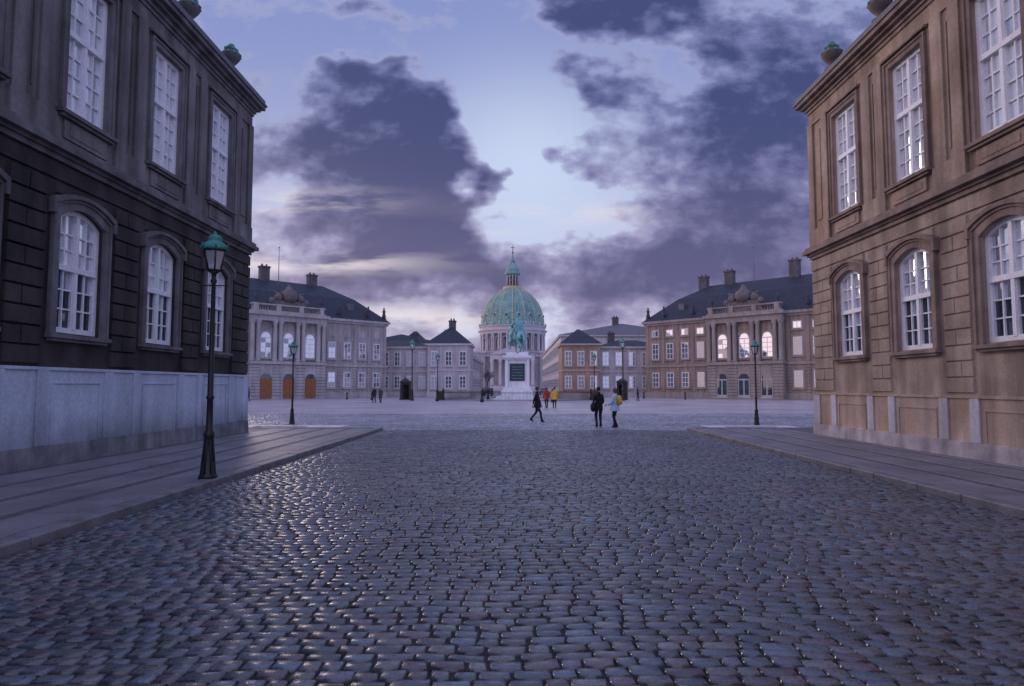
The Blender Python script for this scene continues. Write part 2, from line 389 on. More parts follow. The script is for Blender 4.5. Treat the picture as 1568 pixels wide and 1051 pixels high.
    for (cu2, zt) in chims:
        cw = -7
        r.box(cu2-.7, cu2+.7, cw-.5, cw+.5, Z+4, zt, CHIM); r.box(cu2-.8, cu2+.8, cw-.6, cw+.6, zt, zt+.25, CHIM)
        for q in (-.35, .35): r.lathe(cu2+q, cw, [(.17, zt+.25), (.14, zt+.6)], CHIM, 8)
    for uc in (.4, 3.4, 8.6, 26.2, 31.5):
        t.box(uc-.3, uc+.3, -.5, .1, Z+.2, Z+.8, STAT)
        t.lathe(uc, -.2, [(.3, Z+.8), (.34, Z+1.2), (.2, Z+1.7), (.3, Z+2.0), (.12, Z+2.25), (.17, Z+2.45), (.03, Z+2.65)], STAT, 8)
    for uc in (6, 29):
        r.box(uc-.5, uc+.5, -2.6, -1.2, Z+1.2, Z+2.9, LEAD)
    b.build('walls', par); t.build('stone_trim', par); w.build('windows', par); r.build('roof', par)

WOOD = mat('oak_door', (.27, .11, .045), .6, .2, 4)
CHIM = mat('chimney_render', (.10, .10, .115), .9, .25)
STAT = mat('roof_statue_stone', (.05, .06, .08), .8, .3)
CREST = mat('carved_crest_stone', (.14, .125, .13), .8, .3, 3, bump=.5, bscale=4)
far_palace(-1, mat('far_left_wall', (.38, .35, .355), .85, .15, .4, streak=.3), mat('far_left_trim', (.41, .40, .41), .85, .15, .4, streak=.2), WOOD, [(9.9, 19.8), (17.9, 20.2)], None, GL_MID)
far_palace(1, mat('far_right_wall', (.29, .23, .20), .85, .15, .4, streak=.3), mat('far_right_trim', (.30, .275, .26), .85, .15, .4, streak=.2), mat('white_door', (.36, .38, .40), .6), [(6.9, 19.8), (11.5, 20.2), (21.9, 20.6)], GL_LIGHT, GL_FAR)

# ------------------------------------------------------------------ pavilions and street houses
def house(name, x0, x1, y0, y1, z, zr, wall, trimc, nb, rows, chim=(), roofm=SLATE, side=None, apex=False, setb=3.0, g=GL_FAR):
    par = empty(name)
    b = MB(); w = MB(); r = MB()
    b.box(x0, x1, y0, y1, 0, z, wall); b.box(x0-.08, x1+.08, y0-.08, y1, 0, .8, trimc)
    b.box(x0-.3, x1+.3, y0-.3, y1+.3, z-.25, z+.1, trimc); b.box(x0-.06, x1+.06, y0-.1, y1, z*.5-.12, z*.5+.12, trimc)
    xm0, xm1 = (x0+setb, x1-setb) if not apex else ((x0+x1)/2-.2, (x0+x1)/2+.2)
    ym = y0+min((y1-y0)/2, 6)
    ye = y1-min((y1-y0)/2, 6) if y1-y0 > 14 else ym+.1
    if x1-x0 < (y1-y0) and not apex: xm0 = xm1 = (x0+x1)/2; xm0 -= .2; xm1 += .2
    r.add([(x0-.35, y0-.35, z+.1), (x1+.35, y0-.35, z+.1), (x1+.35, y1+.35, z+.1), (x0-.35, y1+.35, z+.1), (xm0, ym, zr), (xm1, ym, zr), (xm1, ye, zr), (xm0, ye, zr)],
          [(0, 1, 5, 4), (1, 2, 6, 5), (2, 3, 7, 6), (3, 0, 4, 7), (4, 5, 6, 7)], roofm)
    def wn(T, c, z0, z1, hw):
        q = MB(T); q.box(c-hw-.15, c+hw+.15, 0.002, .07, z0-.15, z1+.18, trimc); q.box(c-hw, c+hw, .07, .09, z0, z1, WHITE)
        n = max(2, int((z1-z0)/.6))
        for i in range(n):
            for s in (0, 1):
                q.box(c-hw+.08+s*(hw-.03), c-.03+s*(hw-.03)-.02, .09, .11, z0+.08+i*(z1-z0-.1)/n, z0+(i+1)*(z1-z0-.1)/n, g)
        q.box(c-hw-.22, c+hw+.22, .07, .18, z0-.24, z0-.15, trimc)
        o = len(w.v); w.v += q.v
        for f, m2 in zip(q.f, q.m): w.f.append(tuple(i+o for i in f)); w.m.append(w.mi(q.mats[m2])); w.sm.append(False)
    Tf = lambda p: (p[0], y0-p[1], p[2])
    for i in range(nb):
        c = x0+(x1-x0)*(i+.5)/nb
        for (z0, z1) in rows: wn(Tf, c, z0, z1, .55)
    if side:
        Ts = (lambda p: (x0-p[1], p[0], p[2])) if side < 0 else (lambda p: (x1+p[1], p[0], p[2]))
        c = y0+2
        while c < y1-1:
            for (z0, z1) in rows: wn(Ts, c, z0, z1, .6)
            c += 3.2
    for (cx, cy, zt) in chim:
        r.box(cx-.6, cx+.6, cy-.45, cy+.45, z, zt, CHIM); r.box(cx-.7, cx+.7, cy-.55, cy+.55, zt, zt+.2, CHIM)
        r.lathe(cx-.25, cy, [(.16, zt+.2), (.13, zt+.6)], CHIM, 8); r.lathe(cx+.25, cy, [(.16, zt+.2), (.13, zt+.6)], CHIM, 8)
    b.build('walls', par); w.build('windows', par); r.build('roof', par)

PW = mat('pavilion_white', (.47, .45, .47), .85, .12, .4, streak=.25); PT = mat('pavilion_trim', (.52, .5, .52), .85, .1)
PO = mat('pavilion_ochre', (.34, .235, .18), .85, .15, .4, streak=.25); POT = mat('pavilion_ochre_trim', (.40, .36, .34), .85, .1)
SW = mat('street_house_white', (.56, .55, .58), .85, .12, .3, streak=.2)
R2 = [(1.5, 3.6), (5.4, 7.8)]
house('corner_pavilion', -15.2, -7.9, 112, 121, 9.1, 12.4, PW, PT, 3, R2, chim=[(-11.4, 117, 13.4)], apex=True)
house('link_building', -26, -15.3, 114, 124, 8.7, 10.2, PW, PT, 5, R2, chim=[(-18.5, 119, 11.2)], setb=4)
house('link_roof_pavilion', -22.5, -17.5, 126, 134, 10.0, 12.8, PW, PT, 2, R2, apex=True)
house('corner_pavilion', 7.9, 14.4, 112, 121, 9.1, 12.0, PO, POT, 3, R2, chim=[], apex=True, g=GL_MID)
house('link_building', 14.5, 26, 114, 124, 8.7, 10.2, PW, PT, 5, R2, chim=[(17.5, 120, 11.4)], setb=4, g=GL_MID)
R3 = [(1.5, 3.4), (4.9, 6.9), (8.3, 10.2)]
house('street_townhouse', 8.6, 34, 125, 212, 11.6, 14.4, SW, PT, 6, R3, side=-1, chim=[(20, 131, 15.4)], roofm=LEAD)
house('street_townhouse', -30, -9.2, 125, 168, 8.0, 11.6, SW, PT, 5, R2, side=1, chim=[(-14, 131, 12.6)])
house('street_townhouse', -48, -14.5, 172, 290, 12.0, 16, PO, POT, 6, R3, side=1)
house('street_townhouse', 30, 80, 150, 190, 11.0, 15, PW, PT, 8, R3)
house('street_townhouse', -90, -36, 150, 190, 11.0, 15, PW, PT, 8, R3)

# ------------------------------------------------------------------ marble church
def church():
    par = empty('domed_marble_church')
    cx, cy = -1.7, 346
    ST = mat('church_marble', (.40, .39, .43), .8, .15, .2, streak=.25); ST2 = mat('church_marble_light', (.52, .50, .54), .8, .1, .2)
    DG = mat('dome_copper', (.15, .36, .36), .65, .25, .25, col2=(.25, .46, .45), streak=.3)
    RB = mat('dome_gilded_ribs', (.46, .46, .30), .6, .15)
    b = MB(); d = MB()
    b.box(cx-21, cx+21, cy-19, cy+21, 0, 16.5, ST); b.box(cx-21.6, cx+21.6, cy-19.6, cy+21.6, 16.5, 17.6, ST2)
    for sx in (-1, 1):
        b.box(cx+sx*17-3.4, cx+sx*17+3.4, cy-20.4, cy-14, 0, 18.5, ST); b.box(cx+sx*17-3.8, cx+sx*17+3.8, cy-20.8, cy-14, 18.5, 19.4, ST2)
        for z0 in (3, 10): b.box(cx+sx*17-1, cx+sx*17+1, cy-20.5, cy-20.3, z0, z0+4, GL_DARK)
    b.box(cx-11, cx+11, cy-26, cy-19, 0, 2, ST2); b.box(cx-11, cx+11, cy-26, cy-19, 15, 17.5, ST2)
    b.add([(cx-11.5, cy-26.5, 17.5), (cx+11.5, cy-26.5, 17.5), (cx, cy-26.5, 21.5), (cx-11.5, cy-19, 17.5), (cx+11.5, cy-19, 17.5), (cx, cy-19, 21.5)],
          [(0, 1, 2), (3, 5, 4), (0, 2, 5, 3), (1, 4, 5, 2), (0, 3, 4, 1)], ST2)
    for k in range(6): b.lathe(cx-10+4*k, cy-25.2, [(1, 2), (.85, 3), (.75, 13), (1.1, 14.5), (1.1, 15)], ST2, 12)
    b.box(cx-2, cx+2, cy-19.3, cy-18.9, 2, 11, GL_DARK)
    b.lathe(cx, cy, [(18.5, 16), (18.5, 19.5), (18, 19.8), (15.2, 20), (15.2, 29.5)], ST, 48, False)
    b.lathe(cx, cy, [(17.4, 28.8), (17.6, 30.2), (18.3, 30.4), (18.3, 31), (17.2, 31.1), (17.2, 32.4), (17.8, 32.6), (17.8, 33.1), (16, 33.2)], ST2, 48, False)
    for k in range(24):
        a = 2*math.pi*(k+.5)/24
        for da in (-.035, .035):
            b.lathe(cx+16.8*math.cos(a+da), cy+16.8*math.sin(a+da), [(.55, 19.9), (.42, 20.6), (.38, 27.6), (.6, 28.6), (.6, 28.9)], ST2, 8)
        a2 = 2*math.pi*k/24; ca, sa = math.cos(a2), math.sin(a2)
        T = lambda p, ca=ca, sa=sa: (cx+(15.2+p[1])*ca-p[0]*sa, cy+(15.2+p[1])*sa+p[0]*ca, p[2])
        q = MB(T); q.box(-1.25, 1.25, -.2, .14, 20.6, 27.6, ST2)
        q.box(-.85, .85, .14, .22, 21, 26, GL_DARK); q.lathe(0, .14, [(.85, 25.6), (.8, 26.2), (.5, 26.7), (.05, 26.9)], GL_DARK, 10)
        o = len(b.v); b.v += q.v
        for f, m2 in zip(q.f, q.m): b.f.append(tuple(i+o for i in f)); b.m.append(b.mi(q.mats[m2])); b.sm.append(False)
        b.lathe(cx+17.6*math.cos(a), cy+17.6*math.sin(a), [(.3, 33), (.5, 33.8), (.2, 34.5), (.05, 35)], ST2, 6)
    prof = [(16.6, 32.5), (16.9, 33.4)]
    for i in range(17):
        a = math.radians(i*5.0); prof.append((16.6*math.cos(a)**.92+.0, 33.6+20.2*math.sin(a)))
    prof = [p for p in prof if p[0] > 3]
    d.lathe(cx, cy, prof, DG, 64)
    for k in range(32):
        a0 = 2*math.pi*k/32
        for (p, q) in zip(prof[2:-1], prof[3:]):
            d.tube((cx+p[0]*math.cos(a0), cy+p[0]*math.sin(a0), p[1]), (cx+q[0]*math.cos(a0), cy+q[0]*math.sin(a0), q[1]), .38 if k % 2 == 0 else .16, .34 if k % 2 == 0 else .12, RB, 5)
    for k in range(16):
        a = 2*math.pi*(k+.5)/16
        for (r0, z0, s) in ((15.7, 38.5, 1.0), (12.6, 46, .6)):
            c = (cx+r0*math.cos(a), cy+r0*math.sin(a), z0)
            d.sphere(c, 1.15*s, RB, 10); c2 = (cx+(r0+.45*s)*math.cos(a), cy+(r0+.45*s)*math.sin(a), z0); d.sphere(c2, .85*s, GL_DARK, 8)
    d.lathe(cx, cy, [(4.6, 52.5), (4.9, 53.6), (4.9, 54.6), (3.9, 54.8), (2.4, 55), (2.4, 61)], RB, 16, False)
    for k in range(12):
        a = 2*math.pi*k/12; d.lathe(cx+3.2*math.cos(a), cy+3.2*math.sin(a), [(.36, 54.8), (.28, 60.6), (.4, 61)], ST2, 6)
        a += math.pi/12; d.lathe(cx+2.42*math.cos(a), cy+2.42*math.sin(a), [(.45, 55.5), (.45, 60)], GL_DARK, 6)
    d.lathe(cx, cy, [(3.9, 61), (4.2, 61.6), (4.2, 62.3), (3.4, 62.6), (3.5, 63.3), (3.0, 65), (1.9, 66.8), (1.3, 68), (1.5, 68.4), (.9, 69), (.5, 71.6), (.25, 73)], DG, 16)
    for k in range(8):
        a = 2*math.pi*k/8; d.tube((cx+3.4*math.cos(a), cy+3.4*math.sin(a), 63), (cx+1.3*math.cos(a), cy+1.3*math.sin(a), 68), .22, .15, RB, 5)
    GO = mat('gilded_cross', (.3, .24, .12), .45, .1, metal=.5)
    d.sphere((cx, cy, 73.3), .6, GO, 10); d.tube((cx, cy, 73.5), (cx, cy, 77.4), .22, .18, GO); d.tube((cx-1.1, cy, 76), (cx+1.1, cy, 76), .18, .18, GO)
    b.build('stone_body_and_drum', par); d.build('dome_and_lantern', par)
church()

# ------------------------------------------------------------------ skin helper
def skin_mesh(verts, edges, radii, roots=(0,), levels=1):
    me = bpy.data.meshes.new('tmp'); me.from_pydata(verts, edges, [])
    o = bpy.data.objects.new('tmp', me); COL.objects.link(o)
    o.modifiers.new('s', 'SKIN')
    sv = me.skin_vertices[0].data
    for i, r in enumerate(radii):
        rr = r if isinstance(r, tuple) else (r, r)
        sv[i].radius = rr; sv[i].use_root = i in roots
    ss = o.modifiers.new('ss', 'SUBSURF'); ss.levels = levels; ss.render_levels = levels
    dg = bpy.context.evaluated_depsgraph_get(); dg.update()
    m2 = bpy.data.meshes.new_from_object(o.evaluated_get(dg))
    bpy.data.objects.remove(o); bpy.data.meshes.remove(me)
    return m2

def seg_mat(me, verts, edges, tags, mats):
    names = list(dict.fromkeys(tags)); me.materials.clear()
    for n in names: me.materials.append(mats[n])
    V = [Vector(v) for v in verts]
    for p in me.polygons:
        c = p.center; best = 1e9; bi = 0
        for k, (a, b) in enumerate(edges):
            A, B = V[a], V[b]; d = B-A; t = max(0, min(1, (c-A).dot(d)/max(d.length_squared, 1e-9)))
            q = (c-(A+d*t)).length
            if q < best: best = q; bi = k
        p.material_index = names.index(tags[bi]); p.use_smooth = True

SKIN = mat('skin', (.42, .26, .2), .6, .08, 8)
EYE = mat('eye_dark', (.02, .02, .02), .3)
LIPS = mat('lips', (.3, .1, .1), .5)
def person(name, x, y, rz, hgt, M, stride=0.0, arms=(0.0, 0.0), puffy=1.0, hairlen=0, extras=None, look=0.0, elbow=(.1, .1)):
    par = empty(name, (x, y, -.006 if y < 44 else -.03), rz, hgt/1.75)
    s = stride
    V = []; E = []; Rr = []; Tg = []
    def v(p, r): V.append(p); Rr.append(r); return len(V)-1
    def e(a, b, t): E.append((a, b)); Tg.append(t)
    pz = .93-.03*abs(s)
    pe = v((0, 0, pz), (.155*puffy, .12*puffy)); sp = v((0, 0, pz+.2), (.145*puffy, .11*puffy)); ch = v((0, .005, 1.28), (.17*puffy, .12*puffy)); nb = v((0, 0, 1.45), .085); nk = v((0, .015, 1.54), .056)
    e(pe, sp, 'coat'); e(sp, ch, 'coat'); e(ch, nb, 'coat'); e(nb, nk, 'skin')
    hands = []
    for i, sx in enumerate((-1, 1)):
        f = s if sx > 0 else -s
        sh = v((sx*.175, 0, 1.385), .066*puffy); a = arms[i]
        el = v((sx*.225, .27*math.sin(a)-.02, 1.39-.27*math.cos(a)), .05*puffy)
        b2 = a+elbow[i]
        wr = v((sx*.235, .27*math.sin(a)-.02+.25*math.sin(b2), 1.39-.27*math.cos(a)-.25*math.cos(b2)), .034)
        e(ch, sh, 'coat'); e(sh, el, 'coat'); e(el, wr, 'coat')
        hands.append((V[wr], b2, sx))
        hp = v((sx*.095, 0, pz-.06), .1)
        fwd = .36*f
        kn = v((sx*.10, fwd*.55+(.10 if f < 0 else .05), .50), .068)
        az = .09+(.07 if f < -.5 else 0)
        an = v((sx*.10, fwd+(-.02 if f >= 0 else -.08*abs(f)), az), .048)
        to = v((sx*.115, V[an][1]+.15, .045 if f >= 0 else .05), .04)
        he = v((sx*.10, V[an][1]-.05, az-.035), .042)
        e(pe, hp, 'legs'); e(hp, kn, 'legs'); e(kn, an, 'legs'); e(an, to, 'shoes'); e(an, he, 'shoes')
    me = skin_mesh(V, E, Rr, (0,), 2); seg_mat(me, V, E, Tg, dict(coat=M['coat'], legs=M['legs'], shoes=M['shoes'], skin=SKIN))
    o = bpy.data.objects.new('body', me); COL.objects.link(o); o.parent = par
    V = []; E = []; Rr = []; roots = []
    for (w, b2, sx) in hands:
        d = Vector((0, math.sin(b2), -math.cos(b2))); side = Vector((0, math.cos(b2), math.sin(b2))); inn = Vector((-sx, 0, 0)); W = Vector(w)
        i0 = len(V); roots.append(i0); V += [tuple(W+d*.0), tuple(W+d*.05), tuple(W+d*.085)]; Rr += [.026, (.034, .018), (.036, .016)]; E += [(i0, i0+1), (i0+1, i0+2)]
        for j, ln in enumerate((.065, .075, .07, .055)):
            k = len(V); roots.append(k); o0 = W+d*.08+side*(.03-.02*j)
            V += [tuple(o0), tuple(o0+d*ln*.5+inn*.006), tuple(o0+d*ln*.8+inn*.022), tuple(o0+d*ln*.95+inn*.04)]; Rr += [.0095, .009, .0085, .007]; E += [(k, k+1), (k+1, k+2), (k+2, k+3)]
        k = len(V); roots.append(k); o0 = W+d*.03+side*.028
        V += [tuple(o0), tuple(o0+d*.03+side*.025), tuple(o0+d*.06+side*.03+inn*.015)]; Rr += [.012, .011, .008]; E += [(k, k+1), (k+1, k+2)]
    me = skin_mesh(V, E, Rr, tuple(roots), 1); me.materials.clear(); me.materials.append(SKIN)
    for p in me.polygons: p.use_smooth = True
    o = bpy.data.objects.new('hands', me); COL.objects.link(o); o.parent = par
    hm = MB(); c = (0, .03, 1.645); vs = []; n = 20; h = 14
    fs = []
    for i in range(h+1):
        t = math.pi*i/h
        for k in range(n):
            a = 2*math.pi*k/n
            X = .078*math.sin(t)*math.cos(a); Y = .094*math.sin(t)*math.sin(a); Zz = .118*math.cos(t)
            if Zz < -.02: X *= 1-.35*(-Zz-.02)/.1
            vs.append((c[0]+X, c[1]+Y, c[2]+Zz))
    for i in range(h):
        for k in range(n): fs.append((i*n+k, i*n+(k+1) % n, (i+1)*n+(k+1) % n, (i+1)*n+k))
    hm.add(vs, fs, SKIN, True)
    hm.tube((0, c[1]+.085, c[2]+.012), (0, c[1]+.112, c[2]-.028), .009, .014, SKIN, 6)
    for sx in (-1, 1):
        hm.sphere((sx*.03, c[1]+.082, c[2]+.008), .011, EYE, 6); hm.sphere((sx*.078, c[1]-.005, c[2]-.01), .024, SKIN, 6, (.4, .7, 1.1))
    hm.box(-.022, .022, c[1]+.074, c[1]+.082, c[2]-.06, c[2]-.054, LIPS)
    hm.sphere((0, c[1]-.016, c[2]+.026), .102, M['hair'], 14, (.88, .98, 1.04))
    if hairlen: hm.sphere((0, c[1]-.06, c[2]-.06), .09, M['hair'], 10, (.8, .6, 1.3+hairlen))
    hm.build('head', par)
    cm = MB(); k = puffy; q0 = .07*abs(s)
    def ring(z, rx, ry): return [(rx*math.cos(2*math.pi*q/16), .02+ry*math.sin(2*math.pi*q/16), z) for q in range(16)]
    Lr = [ring(pz-.17, .20*k, .155*k+q0), ring(pz-.05, .195*k, .15*k+q0*.7), ring(pz+.12, .165*k, .13*k), ring(pz+.2, .14*k, .11*k)]
    vs = sum(Lr, []); fs = [(i*16+q, i*16+(q+1) % 16, (i+1)*16+(q+1) % 16, (i+1)*16+q) for i in range(3) for q in range(16)]
    cm.add(vs, fs, M['coat'], True)
    cm.lathe(0, .005, [(.088, 1.45), (.085, 1.52), (.07, 1.53), (.06, 1.5)], M['coat'], 12, cap=False)
    if extras: extras(cm)
    cm.build('clothing', par)
    return par

BLK = mat('black_cloth', (.012, .012, .016), .85, .2, 20); JEAN = mat('dark_trousers', (.02, .022, .035), .85, .2, 20)
SHOE = mat('shoe_leather', (.01, .01, .01), .5); HAIR = mat('dark_hair', (.02, .014, .01), .6); HAIRB = mat('brown_hair', (.10, .06, .035), .6)
LBLUE = mat('pale_blue_down_jacket', (.42, .58, .75), .6, .1, 12, bump=.3, bscale=14); YEL = mat('yellow_backpack', (.65, .42, .03), .6, .1, 10)
RED = mat('red_jacket', (.32, .03, .03), .7, .1, 10); YELJ = mat('yellow_jacket', (.6, .38, .04), .7, .1, 10); GREYC = mat('grey_cloth', (.06, .06, .07), .85)
def mm(c, l=JEAN, h=HAIR): return dict(coat=c, legs=l, shoes=SHOE, hair=h)
def pack(m, sz=1.0):
    def f(cm):
        cm.sphere((0, -.20*1.0, 1.22), .17*sz, m, 12, (.9, .6, 1.35)); cm.sphere((0, -.27, 1.14), .11*sz, m, 10, (1, .6, .9))
        for sx in (-1, 1):
            cm.tube((sx*.1, -.12, 1.44), (sx*.11, .11, 1.38), .018, .018, m); cm.tube((sx*.11, .12, 1.38), (sx*.13, .10, 1.12), .018, .015, m); cm.tube((sx*.13, .10, 1.12), (sx*.12, -.12, 1.04), .015, .015, m)
    return f
def bag(m):
    def f(cm):
        cm.sphere((-.29, -.06, .88), .17, m, 10, (.6, 1.1, 1.2)); cm.tube((-.25, -.06, 1.0), (.12, .06, 1.44), .014, .014, m); cm.tube((-.27, -.1, 1.0), (.1, -.1, 1.42), .014, .014, m)
    return f
person('walking_man', 1.08, 33.6, math.radians(-105), 1.80, mm(BLK), stride=.8, arms=(.3, -.3))
person('standing_man', 3.72, 29.5, math.radians(15), 1.82, mm(BLK), stride=.12, arms=(.15, .1), extras=bag(BLK), elbow=(.4, .9))
person('woman_with_backpack', 4.42, 29.2, math.radians(60), 1.76, mm(LBLUE, BLK, HAIRB), stride=.25, arms=(.25, .3), puffy=1.22, hairlen=.2, extras=pack(YEL), elbow=(.9, .9))
person('pedestrian_in_red', 2.6, 55.6, 0.2, 1.76, mm(RED), stride=.5, arms=(.25, -.25))
person('pedestrian_in_yellow', 3.25, 55.2, -.1, 1.78, mm(YELJ), stride=-.4, arms=(-.2, .25), puffy=1.1)
person('pedestrian', -15.8, 73, math.radians(170), 1.8, mm(BLK), stride=.4)
person('pedestrian', -15.15, 73.3, math.radians(175), 1.75, mm(GREYC), stride=-.4)
person('pedestrian', -33.6, 80, math.radians(90), 1.75, mm(BLK), stride=.5)
person('pedestrian', -32.9, 80.5, math.radians(90), 1.70, mm(GREYC), stride=-.3)
person('pedestrian', 15.6, 84, math.radians(-90), 1.75, mm(BLK), stride=.3)

# ------------------------------------------------------------------ equestrian monument
def monument():
    par = empty('equestrian_statue', (.17, 85, 0))
    BR = mat('statue_verdigris', (.12, .34, .37), .6, .3, 1.5, col2=(.2, .46, .49)); MB_ = mat('pedestal_marble', (.70, .74, .80), .6, .06, 1, streak=.12)
    PLQ = mat('bronze_plaque', (.03, .05, .06), .5)
    p = MB()
    p.box(-3.0, 3.0, -4.4, 4.4, -.02, .25, MB_); p.box(-2.6, 2.6, -3.8, 3.8, .25, .55, MB_); p.box(-2.0, 2.0, -3.2, 3.2, .55, 1.3, MB_)
    p.box(-1.75, 1.75, -2.9, 2.9, 1.3, 1.65, MB_); p.box(-1.3, 1.3, -2.5, 2.5, 1.65, 5.2, MB_)
    for sx in (-1, 1):
        for sy in (-1, 1): p.box(sx*1.36-.18, sx*1.36+.18, sy*2.55-.18, sy*2.55+.18, 1.65, 5.2, MB_)
    p.box(-1.6, 1.6, -2.8, 2.8, 5.2, 5.4, MB_); p.box(-1.8, 1.8, -3.0, 3.0, 5.4, 5.7, MB_); p.box(-1.4, 1.4, -2.6, 2.6, 5.7, 6.15, MB_)
    p.box(-.95, .95, -2.58, -2.5, 2.5, 4.7, PLQ)
    for k in range(5): p.box(-.7, .7, -2.60, -2.58, 2.8+k*.36, 2.85+k*.36, BR)
    p.build('pedestal', par, bevel=.04)
    V = []; E = []; Rr = []
    def v(q, r): V.append(q); Rr.append(r); return len(V)-1
    def chain(st, pts):
        for q, r in pts:
            i = v(q, r); E.append((st, i)); st = i
        return st
    mid = v((0, -.1, 1.32), .36); rump = chain(mid, [((0, -.62, 1.38), .38)]); ch = chain(mid, [((0, .48, 1.34), .35)])
    chain(ch, [((0, .78, 1.66), .23), ((0, .95, 1.98), .15), ((0, 1.2, 1.86), .11), ((0, 1.35, 1.66), .08)])
    for sx in (-1, 1):
        hb = .22 if sx > 0 else -.12
        chain(rump, [((sx*.2, -.66, 1.1), .22), ((sx*.23, -.45+hb*.4, .84), .15), ((sx*.21, -.86+hb, .5), .08), ((sx*.21, -.78+hb, .16), .06), ((sx*.21, -.70+hb, .04), .08)])
    chain(ch, [((.18, .5, 1.0), .16), ((.18, .56, .55), .08), ((.18, .54, .16), .055), ((.18, .6, .04), .075)])
    chain(ch, [((-.18, .56, 1.0), .16), ((-.18, .88, .78), .085), ((-.18, .78, .42), .055), ((-.18, .86, .34), .07)])
    chain(rump, [((0, -.92, 1.42), .09), ((0, -1.12, 1.0), .13), ((0, -1.14, .45), .06)])
    r0 = v((0, -.08, 1.78), .24); roots = [0, r0]
    c2 = chain(r0, [((0, -.08, 2.0), .23), ((0, -.05, 2.26), .25)]); chain(c2, [((0, -.03, 2.44), .09), ((0, 0, 2.58), .13), ((0, .0, 2.72), .11)])
    chain(c2, [((.25, -.02, 2.3), .11), ((.48, .12, 2.16), .085), ((.66, .38, 2.3), .06), ((.72, .5, 2.34), .06)])
    chain(c2, [((-.25, -.02, 2.3), .11), ((-.38, .08, 2.02), .085), ((-.18, .34, 1.9), .055), ((-.1, .42, 1.88), .055)])
    for sx in (-1, 1): chain(r0, [((sx*.28, .08, 1.66), .15), ((sx*.45, .24, 1.3), .11), ((sx*.45, .12, .92), .075), ((sx*.46, .26, .84), .06)])
    me = skin_mesh(V, E, Rr, roots, 2); me.materials.clear(); me.materials.append(BR)
    for q in me.polygons: q.use_smooth = True
    ro = math.radians(28)
    o = bpy.data.objects.new('horse_and_rider', me); COL.objects.link(o); o.parent = par; o.location = (0, -.1, 6.1); o.scale = (1.78,)*3; o.rotation_euler = (0, 0, ro)
    d = MB(); d.tube((.7, .36, 2.26), (.82, .9, 2.55), .045, .035, BR); d.sphere((0, 0, 2.74), .15, BR, 10, (1, 1, .6))
    d.add([(-.28, -.2, 2.3), (.28, -.2, 2.3), (.42, -.56, 1.6), (-.42, -.56, 1.6), (-.24, -.1, 2.32), (.24, -.1, 2.32), (.36, -.4, 1.62), (-.36, -.4, 1.62)], MB.BF, BR)
    for sx in (-1, 1): d.tube((sx*.06, .93, 2.05), (sx*.07, .9, 2.2), .035, .01, BR)
    for k in range(6): d.sphere((0, .58+.06*k, 1.72+.07*k), .1, BR, 6, (.6, 1.2, 1))
    d.sphere((0, -.86, 1.36), .2, BR, 10)
    d.box(-.7, .7, -1.3, 1.2, -.03, .04, BR)
    o = d.build('rider_cloak_and_tack', par); o.location = (0, -.1, 6.1); o.scale = (1.78,)*3; o.rotation_euler = (0, 0, ro)
monument()

def railing():
    par = MB(); pts = []
    for k in range(8):
        a = math.pi/8+k*math.pi/4; pts.append((.17+10.8*math.cos(a), 85+9*math.sin(a)))
    for k in range(8):
        p, q = Vector(pts[k]), Vector(pts[(k+1) % 8]); L = (q-p).length; n = int(L/.16)
        par.lathe(p.x, p.y, [(.22, -.02), (.22, .3), (.14, .4), (.14, 1.15), (.2, 1.25), (.1, 1.45), (.02, 1.55)], IRON, 8)
        for z in (.2, 1.05): par.tube((p.x, p.y, z), (q.x, q.y, z), .035, .035, IRON, 4)
        for i in range(1, n):
            s = p+(q-p)*i/n; par.tube((s.x, s.y, .05), (s.x, s.y, 1.2), .026, .02, IRON, 4, False)
    par.build('iron_railing')
railing()

